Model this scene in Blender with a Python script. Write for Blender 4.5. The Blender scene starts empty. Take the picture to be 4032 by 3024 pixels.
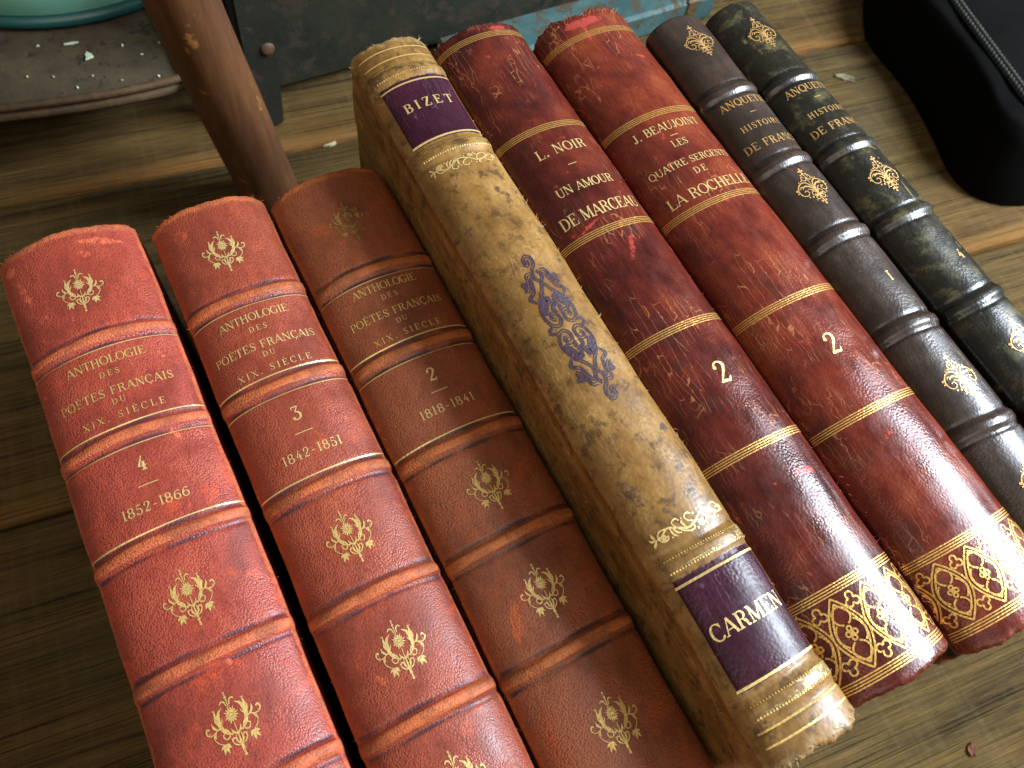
import bpy, math, random
import numpy as np
from mathutils import Matrix, Vector

SC = bpy.context.scene
COL = SC.collection
random.seed(7)
RNG = np.random.default_rng(11)

# ------------------------------------------------------------------ camera
CAM_R = ((0.879810, 0.375148, -0.291886), (-0.462734, 0.816395, -0.345508), (0.108678, 0.439047, 0.891867))
cam_data = bpy.data.cameras.new('camera')
cam = bpy.data.objects.new('camera', cam_data)
COL.objects.link(cam)
cam.matrix_world = Matrix.Translation((0, 0, 0.415)) @ Matrix(CAM_R).to_4x4()
cam_data.sensor_width = 36.0
cam_data.lens = 28.0
cam_data.clip_start = 0.01
cam_data.clip_end = 50
cam_data.dof.use_dof = True
cam_data.dof.focus_distance = 0.275
cam_data.dof.aperture_fstop = 20.0
SC.camera = cam

# ------------------------------------------------------------------ light: window on the right, dim warm ambient, added fill lamp
world = bpy.data.worlds.new('World')
SC.world = world
world.use_nodes = True
world.node_tree.nodes['Background'].inputs[0].default_value = (1.0, 0.86, 0.68, 1)
world.node_tree.nodes['Background'].inputs[1].default_value = 0.22

def area_light(name, loc, target, sx, sy, power, color):
    d = bpy.data.lights.new(name, 'AREA')
    d.shape = 'RECTANGLE'; d.size = sx; d.size_y = sy
    d.energy = power; d.color = color
    o = bpy.data.objects.new(name, d); COL.objects.link(o)
    o.location = loc
    o.rotation_euler = (Vector(target) - Vector(loc)).to_track_quat('-Z', 'Y').to_euler()
    return o
area_light('window_light', (1.01, -0.17, 0.83), (0.14, 0.03, 0.17), 0.54, 0.42, 45, (0.78, 0.885, 1.0))
area_light('fill_light', (-0.35, -0.75, 1.55), (0.05, 0.10, 0.10), 1.3, 1.1, 8.5, (1.0, 0.89, 0.74))  # soft fill lamp added above front-left to brighten the red spines and left floor

SC.view_settings.view_transform = 'Standard'
SC.view_settings.look = 'None'
SC.view_settings.exposure = 0.0
SC.view_settings.gamma = 1.0
SC.cycles.max_bounces = 5
SC.cycles.diffuse_bounces = 2
SC.cycles.glossy_bounces = 2
SC.cycles.transparent_max_bounces = 8
SC.cycles.caustics_reflective = False
SC.cycles.caustics_refractive = False

# ------------------------------------------------------------------ helpers
def link(o, parent=None):
    COL.objects.link(o)
    if parent is not None:
        o.parent = parent
    return o

def mesh_obj(name, verts, faces, mat, parent=None, smooth=True):
    me = bpy.data.meshes.new(name)
    me.from_pydata([tuple(map(float, v)) for v in verts], [], faces)
    me.materials.append(mat)
    if smooth:
        me.polygons.foreach_set('use_smooth', [True] * len(me.polygons))
    me.update()
    return link(bpy.data.objects.new(name, me), parent)

def grid_obj(name, P, mat, parent=None, masks=None):
    """P: (n, m, 3) array of points"""
    n, m, _ = P.shape
    me = bpy.data.meshes.new(name)
    me.vertices.add(n * m)
    me.vertices.foreach_set('co', P.reshape(-1).astype(np.float32))
    i = np.arange(n * m).reshape(n, m)
    q = np.stack([i[:-1, :-1], i[:-1, 1:], i[1:, 1:], i[1:, :-1]], -1).reshape(-1, 4)
    me.loops.add(q.size); me.loops.foreach_set('vertex_index', q.reshape(-1).astype(np.int32))
    me.polygons.add(len(q))
    me.polygons.foreach_set('loop_start', (np.arange(len(q)) * 4).astype(np.int32))
    me.polygons.foreach_set('loop_total', np.full(len(q), 4, np.int32))
    me.polygons.foreach_set('use_smooth', np.ones(len(q), bool))
    me.materials.append(mat)
    me.update(calc_edges=True); me.validate()
    if masks is not None:
        a = me.attributes.new('mask', 'FLOAT_COLOR', 'POINT')
        a.data.foreach_set('color', masks.reshape(-1).astype(np.float32))
    return link(bpy.data.objects.new(name, me), parent)

def tag(o, label, cat, group=None):
    o['label'] = label; o['category'] = cat
    if group: o['group'] = group
    return o

def empty(name, loc, label, cat, group=None):
    o = bpy.data.objects.new(name, None)
    o.empty_display_size = 0.02
    link(o); o.location = loc
    return tag(o, label, cat, group)

def sm(a, b, x):
    t = np.clip((x - a) / (b - a), 0, 1)
    return t * t * (3 - 2 * t)

def box_bev(name, x0, x1, y0, y1, z0, z1, b, mat, parent=None, smooth=False):
    import bmesh
    bm = bmesh.new()
    bmesh.ops.create_cube(bm, size=1.0)
    for v in bm.verts:
        v.co = Vector(((x0 + x1) / 2 + v.co.x * (x1 - x0), (y0 + y1) / 2 + v.co.y * (y1 - y0), (z0 + z1) / 2 + v.co.z * (z1 - z0)))
    if b > 0:
        bmesh.ops.bevel(bm, geom=list(bm.edges), offset=b, segments=1, affect='EDGES')
    me = bpy.data.meshes.new(name); bm.to_mesh(me); bm.free()
    me.materials.append(mat)
    if smooth: me.polygons.foreach_set('use_smooth', [True] * len(me.polygons))
    return link(bpy.data.objects.new(name, me), parent)

# ------------------------------------------------------------------ materials
class NT:
    def __init__(self, name):
        self.m = bpy.data.materials.new(name); self.m.use_nodes = True
        self.t = self.m.node_tree; self.n = self.t.nodes; self.l = self.t.links
        self.b = self.n['Principled BSDF']; self.out = self.n['Material Output']
        self.tc = self.n.new('ShaderNodeTexCoord')
    def _in(self, sock, v):
        if v is None: return
        if hasattr(v, 'is_linked') or isinstance(v, bpy.types.NodeSocket): self.l.new(v, sock)
        else: sock.default_value = v
    def coord(self, scale=(1, 1, 1), rot=(0, 0, 0), loc=(0, 0, 0), rnd=False):
        mp = self.n.new('ShaderNodeMapping')
        src = self.tc.outputs['Object']
        if rnd:
            oi = self.n.new('ShaderNodeObjectInfo')
            ad = self.n.new('ShaderNodeVectorMath'); ad.operation = 'MULTIPLY_ADD'
            self.l.new(oi.outputs['Random'], ad.inputs[0]); ad.inputs[1].default_value = (7.3, 3.1, 5.7)
            self.l.new(src, ad.inputs[2]); src = ad.outputs[0]
        self.l.new(src, mp.inputs['Vector'])
        mp.inputs['Scale'].default_value = scale; mp.inputs['Rotation'].default_value = rot; mp.inputs['Location'].default_value = loc
        return mp.outputs[0]
    def noise(self, vec, scale, detail=4, rough=0.6, dist=0.0):
        k = self.n.new('ShaderNodeTexNoise'); self.l.new(vec, k.inputs['Vector'])
        k.inputs['Scale'].default_value = scale; k.inputs['Detail'].default_value = detail
        k.inputs['Roughness'].default_value = rough; k.inputs['Distortion'].default_value = dist
        return k.outputs['Fac']
    def voro(self, vec, scale, feature='F1', out='Distance', rnd=1.0):
        k = self.n.new('ShaderNodeTexVoronoi'); k.feature = feature; self.l.new(vec, k.inputs['Vector'])
        k.inputs['Scale'].default_value = scale; k.inputs['Randomness'].default_value = rnd
        return k.outputs[out]
    def ramp(self, fac, stops, interp='LINEAR'):
        k = self.n.new('ShaderNodeValToRGB'); self.l.new(fac, k.inputs[0]); e = k.color_ramp.elements
        k.color_ramp.interpolation = interp
        while len(e) < len(stops): e.new(0.5)
        for el, (p, c) in zip(e, stops):
            el.position = p; el.color = c if len(c) == 4 else (*c, 1)
        return k.outputs[0]
    def mr(self, v, a, b, c=0.0, d=1.0):
        k = self.n.new('ShaderNodeMapRange'); k.interpolation_type = 'SMOOTHSTEP'
        self._in(k.inputs[0], v)
        for i, x in zip((1, 2, 3, 4), (a, b, c, d)): self._in(k.inputs[i], x)
        return k.outputs[0]
    def mix(self, fac, a, b, blend='MIX'):
        k = self.n.new('ShaderNodeMix'); k.data_type = 'RGBA'; k.blend_type = blend
        self._in(k.inputs[0], fac)
        for s, v in ((k.inputs[6], a), (k.inputs[7], b)):
            if isinstance(v, tuple): s.default_value = v if len(v) == 4 else (*v, 1)
            else: self.l.new(v, s)
        return k.outputs[2]
    def math(self, op, a, b=None, c=None):
        k = self.n.new('ShaderNodeMath'); k.operation = op
        for s, v in zip(k.inputs, (a, b, c)):
            if v is not None: self._in(s, v)
        return k.outputs[0]
    def bump(self, h, strength, dist, normal=None):
        k = self.n.new('ShaderNodeBump'); k.inputs['Strength'].default_value = strength; k.inputs['Distance'].default_value = dist
        self.l.new(h, k.inputs['Height'])
        if normal is not None: self.l.new(normal, k.inputs['Normal'])
        return k.outputs[0]
    def attr(self, name):
        k = self.n.new('ShaderNodeAttribute'); k.attribute_name = name
        s = self.n.new('ShaderNodeSeparateColor'); self.l.new(k.outputs['Color'], s.inputs[0])
        return s.outputs
    def set(self, **kw):
        for k, v in kw.items():
            s = self.b.inputs[{'col': 'Base Color', 'rough': 'Roughness', 'metal': 'Metallic', 'nrm': 'Normal', 'spec': 'Specular IOR Level', 'coat': 'Coat Weight', 'coatr': 'Coat Roughness', 'sheen': 'Sheen Weight'}[k]]
            if isinstance(v, tuple) and len(v) == 3: v = (*v, 1)
            self._in(s, v)
        return self.m

def leather(name, c_dark, c_mid, c_light, worn, groove, scuff, grain=900, grain_amt=0.5, rough=(0.34, 0.52), crack=0.0, mottle=None, spec=0.5, coat=0.0):
    t = NT(name)
    v = t.coord()
    vl = t.coord(scale=(1, 0.35, 1))
    n1 = t.noise(v, 38, 4, 0.65, 0.4)
    n2 = t.noise(vl, 190, 3, 0.7)
    base = t.ramp(t.math('ADD', t.math('MULTIPLY', n1, 0.65), t.math('MULTIPLY', n2, 0.35)), [(0.36, c_dark), (0.52, c_mid), (0.68, c_light)])
    if mottle is not None:
        mcol, ms, a, b = mottle
        base = t.mix(t.mr(t.noise(v, ms, 5, 0.72, 0.3), a, b), base, mcol)
    m = t.attr('mask')
    nz = t.noise(v, 300, 4, 0.75)
    nz2 = t.noise(v, 95, 3, 0.7)
    base = t.mix(t.mr(t.math('ADD', m[1], t.math('MULTIPLY', t.math('SUBTRACT', nz, 0.5), 0.7)), 0.3, 0.75), base, groove)
    wfac = t.mr(t.math('ADD', m[0], t.math('MULTIPLY', t.math('SUBTRACT', t.math('ADD', t.math('MULTIPLY', nz, 0.5), t.math('MULTIPLY', nz2, 0.5)), 0.5), 1.6)), 0.35, 0.75)
    wornc = t.mix(t.mr(nz2, 0.42, 0.62), worn, tuple(x * 0.62 for x in worn))
    base = t.mix(wfac, base, wornc)
    sfac = t.mr(t.math('ADD', m[2], t.math('MULTIPLY', t.math('SUBTRACT', nz, 0.5), 1.5)), 0.42, 0.68)
    base = t.mix(sfac, base, scuff)
    # little specks of loss
    sp = t.mr(nz, 0.70, 0.76)
    base = t.mix(t.math('MULTIPLY', sp, 0.6), base, worn)
    g = t.voro(v, grain, 'F1', 'Distance')
    h = t.math('MULTIPLY', t.math('SUBTRACT', 1.0, g), grain_amt * 1.4)
    crevice = t.mr(g, 0.42, 0.8)
    base = t.mix(t.math('MULTIPLY', crevice, 0.45 * min(1, grain_amt * 2)), base, tuple(x * 0.45 for x in c_dark))
    if crack > 0:
        vc = t.coord(scale=(2.2, 0.17, 2.2))
        wob = t.n.new('ShaderNodeVectorMath'); wob.operation = 'ADD'
        nn = t.n.new('ShaderNodeTexNoise'); nn.inputs['Scale'].default_value = 120; t.l.new(v, nn.inputs['Vector'])
        sc = t.n.new('ShaderNodeVectorMath'); sc.operation = 'SCALE'; sc.inputs[3].default_value = 0.006
        t.l.new(nn.outputs['Color'], sc.inputs[0]); t.l.new(vc, wob.inputs[0]); t.l.new(sc.outputs[0], wob.inputs[1])
        ed = t.voro(wob.outputs[0], 190, 'DISTANCE_TO_EDGE', 'Distance')
        on = t.mr(t.noise(v, 45, 4, 0.6), 0.47, 0.6)
        cf = t.math('MULTIPLY', t.mr(ed, 0.0, 0.035, 1.0, 0.0), t.math('MULTIPLY', on, crack))
        base = t.mix(cf, base, worn)
    r = t.mr(t.math('ADD', t.math('MULTIPLY', n2, 0.5), t.math('MULTIPLY', nz2, 0.5)), 0.3, 0.7, rough[0], rough[1])
    r = t.math('ADD', r, t.math('MULTIPLY', wfac, 0.18))
    nb = t.bump(h, 0.75, 0.00045)
    t.l.new(t.mr(n1, 0.36, 0.60, 0.25, 0.85), nb.node.inputs['Strength'])
    return t.set(col=base, rough=r, nrm=nb, spec=spec, coat=coat, coatr=0.28)

M = {}
M['red_a'] = leather('crimson_morocco', (0.20, 0.030, 0.018), (0.335, 0.050, 0.028), (0.43, 0.076, 0.038), (0.55, 0.125, 0.042), (0.095, 0.026, 0.034), (0.66, 0.13, 0.06), 1550, 0.42, (0.38, 0.56), mottle=((0.48, 0.065, 0.026), 70, 0.56, 0.70))
M['red_b'] = leather('red_brown_morocco', (0.175, 0.031, 0.016), (0.285, 0.050, 0.023), (0.37, 0.073, 0.031), (0.49, 0.115, 0.030), (0.085, 0.025, 0.028), (0.5, 0.09, 0.03), 1550, 0.38, (0.38, 0.56), mottle=((0.40, 0.065, 0.022), 70, 0.56, 0.70))
M['red_c'] = leather('chestnut_morocco', (0.155, 0.041, 0.016), (0.255, 0.065, 0.023), (0.33, 0.088, 0.030), (0.43, 0.115, 0.024), (0.06, 0.024, 0.021), (0.42, 0.085, 0.02), 1550, 0.36, (0.40, 0.58), mottle=((0.33, 0.062, 0.016), 75, 0.56, 0.70))
M['tan'] = leather('mottled_tan_calf', (0.14, 0.066, 0.015), (0.25, 0.128, 0.033), (0.37, 0.208, 0.062), (0.52, 0.36, 0.17), (0.20, 0.12, 0.045), (0.085, 0.048, 0.028), 700, 0.16, (0.30, 0.50), 0.35, spec=0.4, mottle= ((0.095, 0.048, 0.016), 170, 0.50, 0.66))
M['wine_m'] = leather('wine_roan', (0.030, 0.006, 0.005), (0.092, 0.014, 0.009), (0.165, 0.030, 0.013), (0.36, 0.12, 0.05), (0.025, 0.008, 0.01), (0.34, 0.045, 0.036), 1100, 0.15, (0.15, 0.36), 0.9, ((0.050, 0.018, 0.016), 90, 0.52, 0.72), spec=0.33)
M['wine_r'] = leather('garnet_roan', (0.062, 0.010, 0.008), (0.155, 0.024, 0.012), (0.235, 0.050, 0.018), (0.40, 0.15, 0.065), (0.03, 0.009, 0.01), (0.38, 0.052, 0.04), 1100, 0.15, (0.15, 0.36), 0.8, ((0.075, 0.022, 0.014), 90, 0.54, 0.74), spec=0.33)
M['brown_h'] = leather('dark_brown_calf', (0.022, 0.015, 0.012), (0.040, 0.025, 0.018), (0.062, 0.038, 0.027), (0.10, 0.055, 0.03), (0.008, 0.007, 0.008), (0.16, 0.12, 0.06), 1000, 0.14, (0.20, 0.42), 0.4, spec=0.5, coat=0.1)
M['black_i'] = leather('black_green_calf', (0.007, 0.007, 0.005), (0.013, 0.012, 0.008), (0.022, 0.018, 0.010), (0.06, 0.032, 0.02), (0.004, 0.004, 0.005), (0.17, 0.14, 0.045), 1000, 0.14, (0.20, 0.42), 0.4, spec=0.5, coat=0.1, mottle=((0.085, 0.075, 0.028), 95, 0.50, 0.68))
M['label'] = leather('purple_label_leather', (0.026, 0.006, 0.013), (0.042, 0.009, 0.020), (0.066, 0.014, 0.032), (0.20, 0.11, 0.15), (0.02, 0.006, 0.014), (0.2, 0.12, 0.14), 900, 0.18, (0.24, 0.44), 0.4, spec=0.24)

def foil(name, col, wear=0.35, rough=0.34, metal=0.5):
    t = NT(name)
    v = t.coord()
    w = t.mr(t.math('ADD', t.math('MULTIPLY', t.noise(v, 420, 5, 0.75), 0.6), t.math('MULTIPLY', t.noise(v, 60, 3, 0.6), 0.4)), wear - .02, wear + 0.10)
    c = t.mix(t.noise(v, 250, 4, 0.6), tuple(x * 0.75 for x in col), tuple(min(1, x * 1.15) for x in col))
    t.set(col=c, rough=rough, metal=metal, nrm=t.bump(t.noise(v, 1100, 2, 0.6), 0.7, 0.0003))
    tr = t.n.new('ShaderNodeBsdfTransparent'); mx = t.n.new('ShaderNodeMixShader')
    t.l.new(w, mx.inputs[0]); t.l.new(tr.outputs[0], mx.inputs[1]); t.l.new(t.b.outputs[0], mx.inputs[2])
    t.l.new(mx.outputs[0], t.out.inputs['Surface'])
    return t.m
M['gold'] = foil('gold_foil', (0.84, 0.57, 0.19), 0.335)
M['gold_solid'] = foil('gold_foil_fresh', (0.88, 0.63, 0.25), 0.27)
M['gold_border'] = foil('orange_gold_foil', (0.72, 0.42, 0.11), 0.30, 0.36, 0.65)
M['gold_worn'] = foil('gold_foil_rubbed', (0.76, 0.52, 0.18), 0.36)
M['gold_faint'] = foil('gold_foil_nearly_gone', (0.46, 0.29, 0.075), 0.40)
M['copper'] = foil('copper_gold_foil', (0.92, 0.52, 0.18), 0.33)
M['copper_worn'] = foil('copper_gold_foil_rubbed', (0.80, 0.47, 0.16), 0.35)
M['gilt_smear'] = foil('gilt_abrasion', (0.62, 0.52, 0.24), 0.50, 0.4, 0.6)
M['ink'] = foil('purple_tooling_ink', (0.046, 0.022, 0.036), 0.24, 0.5, 0.0)

def simple(name, c1, c2, scale=40, rough=0.6, metal=0.0, bump=0.4, bscale=300, bd=0.0005, stretch=(1, 1, 1), rnd=False, spec=0.4):
    t = NT(name)
    v = t.coord(scale=stretch, rnd=rnd)
    n = t.noise(v, scale, 7, 0.68, 0.3)
    c = t.ramp(n, [(0.35, c1), (0.65, c2)])
    return t.set(col=c, rough=rough, metal=metal, spec=spec, nrm=t.bump(t.noise(v, bscale, 5, 0.65), bump, bd))
M['board_dark'] = simple('dark_board_cloth', (0.02, 0.008, 0.007), (0.045, 0.016, 0.012), 60, 0.7)
M['board_red'] = simple('red_board_paper', (0.06, 0.012, 0.01), (0.12, 0.022, 0.016), 60, 0.7)
M['paper'] = simple('aged_page_edges', (0.30, 0.21, 0.11), (0.45, 0.34, 0.20), 60, 0.85, stretch=(30, 1, 1))
M['fibre'] = simple('torn_leather_fibre', (0.45, 0.27, 0.14), (0.62, 0.45, 0.28), 200, 0.8)
M['fibre_red'] = simple('torn_red_leather_fibre', (0.35, 0.05, 0.03), (0.5, 0.12, 0.06), 200, 0.8)

# ------------------------------------------------------------------ serif capitals drawn with strokes
TK, TN = 0.17, 0.07
def arc(cx, cy, rx, ry, a0, a1, n=14):
    a = np.radians(np.linspace(a0, a1, n))
    return np.stack([cx + rx * np.cos(a), cy + ry * np.sin(a)], 1), TN + (TK - TN) * np.abs(np.cos(a)) ** 1.3
def ln(p, q, w): return np.array([p, q], float), np.array([w, w], float)
def ser(x, y, h=0.15): return ln((x - h, y), (x + h, y), 0.06)
def stem(x, w=TK, y0=0.0, y1=1.0, s=True):
    r = [ln((x, y0), (x, y1), w)]
    if s: r += [ser(x, y0 + 0.03), ser(x, y1 - 0.03)]
    return r
def poly(pts, w): return np.array(pts, float), (np.full(len(pts), w) if np.isscalar(w) else np.array(w, float))
def catmull(pts, n=6, closed=False):
    p = np.array(pts, float)
    p = np.vstack([2 * p[0] - p[1], p, 2 * p[-1] - p[-2]])
    out = []
    for i in range(1, len(p) - 2):
        t = np.linspace(0, 1, n, endpoint=False)[:, None]
        a, b, c, d = p[i - 1], p[i], p[i + 1], p[i + 2]
        out.append(0.5 * ((2 * b) + (-a + c) * t + (2 * a - 5 * b + 4 * c - d) * t ** 2 + (-a + 3 * b - 3 * c + d) * t ** 3))
    out.append(p[-2:-1])
    return np.vstack(out)
def cv(pts, w, n=6):
    c = catmull(pts, n)
    w = np.full(len(c), w) if np.isscalar(w) else np.interp(np.linspace(0, 1, len(c)), np.linspace(0, 1, len(w)), w)
    return c, w
def dot(x, y, r, n=10):
    return ('dot', x, y, r)
G = {}
G['A'] = (.86, [ln((.08, 0), (.43, 1), TN), ln((.43, 1), (.78, 0), TK), ln((.2, .33), (.64, .33), TN), ser(.08, .03, .12), ser(.78, .03, .13)])
def bowl(cx, cy, rx, ry): return [arc(cx, cy, rx, ry, 90, -90)]
G['B'] = (.76, stem(.2) + [ln((.2, .97), (.4, .97), TN), arc(.4, .745, .22, .225, 90, -90), ln((.2, .52), (.42, .52), TN), arc(.42, .275, .25, .245, 90, -90), ln((.2, .03), (.42, .03), TN)])
G['C'] = (.82, [arc(.44, .5, .36, .49, 42, 318, 22), ln((.72, .98), (.72, .68), .06), ln((.72, .14), (.72, .22), .06)])
G['D'] = (.88, stem(.2) + [ln((.2, .97), (.4, .97), TN), arc(.4, .5, .37, .47, 90, -90), ln((.2, .03), (.4, .03), TN)])
EB = [ln((.2, .97), (.68, .97), TN), ln((.66, 1), (.66, .74), .06), ln((.2, .52), (.5, .52), TN), ln((.5, .63), (.5, .41), .06)]
G['E'] = (.78, stem(.2) + EB + [ln((.2, .03), (.7, .03), TN), ln((.69, 0), (.69, .27), .06)])
G['F'] = (.74, stem(.2) + EB)
G['G'] = (.88, G['C'][1][:2] + stem(.7, TK, 0.04, .42, False) + [ser(.7, .42, .14)])
G['H'] = (.94, stem(.2) + stem(.74) + [ln((.2, .52), (.74, .52), TN)])
G['I'] = (.42, stem(.21))
G['J'] = (.56, [ln((.36, 1), (.36, .2), TK), ser(.36, .97), arc(.22, .2, .14, .19, 0, -150, 8), dot(.1, .16, .07)])
G['L'] = (.74, stem(.2) + [ln((.2, .03), (.68, .03), TN), ln((.67, 0), (.67, .32), .06)])
G['M'] = (1.08, [ln((.16, 0), (.16, 1), TN), ln((.18, 1), (.53, .04), TK), ln((.53, .04), (.88, 1), TN), ln((.9, 0), (.9, 1), TK), ser(.16, .03, .13), ser(.9, .03), ser(.12, .97, .1), ser(.94, .97, .1)])
G['N'] = (.94, [ln((.16, 0), (.16, 1), TN), ln((.18, 1), (.76, .02), TK), ln((.76, 0), (.76, 1), TN), ser(.16, .03, .13), ser(.12, .97, .1), ser(.76, .97, .13)])
G['O'] = (.90, [arc(.45, .5, .37, .48, 0, 360, 26)])
G['P'] = (.74, stem(.2) + [ln((.2, .97), (.42, .97), TN), arc(.42, .73, .24, .24, 90, -90), ln((.2, .49), (.42, .49), TN)])
G['Q'] = (.92, G['O'][1] + [poly([(.4, .14), (.58, .05), (.8, -.16)], [.06, .13, .07])])
G['R'] = (.86, stem(.2) + [ln((.2, .97), (.42, .97), TN), arc(.42, .74, .23, .23, 90, -90), ln((.2, .51), (.42, .51), TN), poly([(.42, .5), (.6, .34), (.66, .06), (.8, .03)], [TN, TK, TK, TN])])
G['S'] = (.68, [cv([(.56, .80), (.44, .96), (.26, .96), (.14, .80), (.2, .62), (.44, .44), (.56, .27), (.5, .08), (.32, .03), (.16, .08), (.1, .22)], [TN, TN, TN, .12, TK, TK, .15, .1, TN, TN, TN], 4), ln((.57, .98), (.57, .72), .06), ln((.09, .02), (.09, .28), .06)])
G['T'] = (.80, stem(.4, TK, 0, 1, False) + [ser(.4, .03), ln((.06, .97), (.74, .97), TN), ln((.07, 1), (.07, .72), .06), ln((.73, 1), (.73, .72), .06)])
G['U'] = (.92, [ln((.2, 1), (.2, .3), TK), ser(.2, .97), ser(.74, .97, .13), poly(arc(.47, .3, .27, .28, 180, 360, 12)[0], TN * 1.3), ln((.74, .3), (.74, 1), TN)])
G['X'] = (.86, [ln((.12, 1), (.74, 0), TK), ln((.74, 1), (.12, 0), TN), ser(.12, .97, .14), ser(.74, .97, .13), ser(.12, .03, .13), ser(.74, .03, .14)])
G['Z'] = (.76, [ln((.1, .97), (.66, .97), TN), ln((.62, .97), (.14, .03), TK), ln((.1, .03), (.68, .03), TN), ln((.1, 1), (.1, .72), .06), ln((.68, 0), (.68, .28), .06)])
G['Ç'] = (.82, G['C'][1] + [poly([(.44, .02), (.5, -.12), (.38, -.22)], .08)])
G['È'] = (.78, G['E'][1] + [poly([(.3, 1.26), (.5, 1.12)], [.1, .05])])
G['É'] = (.78, G['E'][1] + [poly([(.5, 1.26), (.32, 1.12)], [.1, .05])])
G['.'] = (.34, [dot(.17, .07, .09)])
G['-'] = (.60, [ln((.14, .4), (.46, .4), .09)])
G[' '] = (.42, [])
G['1'] = (.46, stem(.23))
G['2'] = (.70, [cv([(.16, .74), (.2, .9), (.36, .98), (.54, .9), (.57, .72), (.44, .48), (.24, .22), (.1, .03)], [.15, .1, TN, .13, TK, .13, .09, TN], 5), dot(.17, .75, .085), poly([(.1, .04), (.3, .07), (.5, .02), (.62, .2)], [.1, .16, .13, .05])])
G['3'] = (.68, [poly([(.14, .97), (.56, .97), (.3, .6)], [.09, .08, .07]), arc(.32, .3, .26, .29, 95, -150, 16), dot(.13, .18, .085), ln((.14, .99), (.14, .78), .06)])
G['4'] = (.70, [poly([(.46, 1), (.12, .32), (.64, .32)], [.06, .07, .07]), poly([(.46, 1), (.2, .34)], .09), ln((.46, .6), (.46, 0), TK), ser(.46, .03, .17)])
G['5'] = (.66, [ln((.18, .97), (.54, .95), .12), ln((.18, .97), (.16, .55), .07), arc(.3, .32, .26, .3, 120, -150, 16), dot(.12, .18, .08)])
G['6'] = (.70, [arc(.35, .3, .26, .29, 0, 360, 20), cv([(.1, .32), (.14, .62), (.3, .88), (.56, .97)], [TK, .14, .09, TN], 5), dot(.54, .88, .07)])
G['8'] = (.68, [arc(.33, .74, .21, .24, 0, 360, 18), arc(.33, .26, .26, .26, 0, 360, 20)])

class Tool:
    """flat strokes in (u, v) millimetre-space of a spine, later laid on the leather"""
    def __init__(self): self.V = []; self.F = []; self.L = []; self.k = 0
    def stroke(self, pts, w, maxseg=None):
        pts = np.asarray(pts, float); w = np.broadcast_to(np.asarray(w, float), (len(pts),))
        if maxseg:
            P = [pts[:1]]; W = [w[:1]]
            for i in range(len(pts) - 1):
                n = max(1, int(np.ceil(np.linalg.norm(pts[i + 1] - pts[i]) / maxseg)))
                t = np.linspace(0, 1, n + 1)[1:, None]
                P.append(pts[i] + (pts[i + 1] - pts[i]) * t); W.append(w[i] + (w[i + 1] - w[i]) * t[:, 0])
            pts = np.vstack(P); w = np.concatenate(W)
        d = np.gradient(pts, axis=0); d /= np.maximum(np.linalg.norm(d, axis=1, keepdims=True), 1e-12)
        nrm = np.stack([-d[:, 1], d[:, 0]], 1)
        a = pts + nrm * w[:, None] / 2; b = pts - nrm * w[:, None] / 2
        o = sum(len(x) for x in self.V)
        self.V.append(np.stack([a, b], 1).reshape(-1, 2))
        self.L.append(np.full(2 * len(pts), self.k % 12)); self.k += 1
        self.F += [(o + 2 * i, o + 2 * i + 1, o + 2 * i + 3, o + 2 * i + 2) for i in range(len(pts) - 1)]
    def dot(self, x, y, r, n=10):
        a = np.linspace(0, 2 * np.pi, n, endpoint=False)
        o = sum(len(q) for q in self.V)
        self.V.append(np.stack([x + r * np.cos(a), y + r * np.sin(a)], 1)); self.L.append(np.full(n, self.k % 12)); self.k += 1
        self.F.append(tuple(range(o, o + n)))
    def items(self, items, sx, sy, tx, ty, wmul=1.0, maxseg=0.0006):
        s = (abs(sx) + abs(sy)) / 2
        for it in items:
            if it[0] is not None and isinstance(it[0], str):
                self.dot(tx + it[1] * sx, ty + it[2] * sy, it[3] * s)
            else:
                self.stroke(it[0] * np.array([sx, sy]) + np.array([tx, ty]), it[1] * s * wmul, maxseg)
    def text(self, s, cap, width, uc, vc, wmul=1.0):
        adv = [G[c][0] for c in s]; nat = sum(adv) * cap
        hs = 1.0
        if len(s) > 1:
            gap = (width - nat) / (len(s) - 1)
            if gap < -0.02 * cap:
                hs = (width + 0.02 * cap * (len(s) - 1)) / nat; gap = -0.02 * cap
        else: gap = 0; width = nat
        x = uc - width / 2
        for c, a in zip(s, adv):
            j = random.uniform(-.02, .02) * cap
            self.items(G[c][1], cap * hs, cap, x, vc - cap / 2 + j, wmul)
            x += a * cap * hs + gap
    def line(self, u0, u1, v, w): self.stroke([(u0, v), (u1, v)], w, 0.0008)
    def dots(self, u0, u1, v, r, step):
        for u in np.arange(u0, u1, step): self.dot(u, v + random.uniform(-.1, .1) * r, r * random.uniform(.75, 1.1), 7)

def mirror(items):
    r = []
    for it in items:
        r.append(it)
        if isinstance(it[0], str): r.append(('dot', -it[1], it[2], it[3]))
        else: r.append((it[0] * np.array([-1, 1]), it[1]))
    return r

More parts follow.
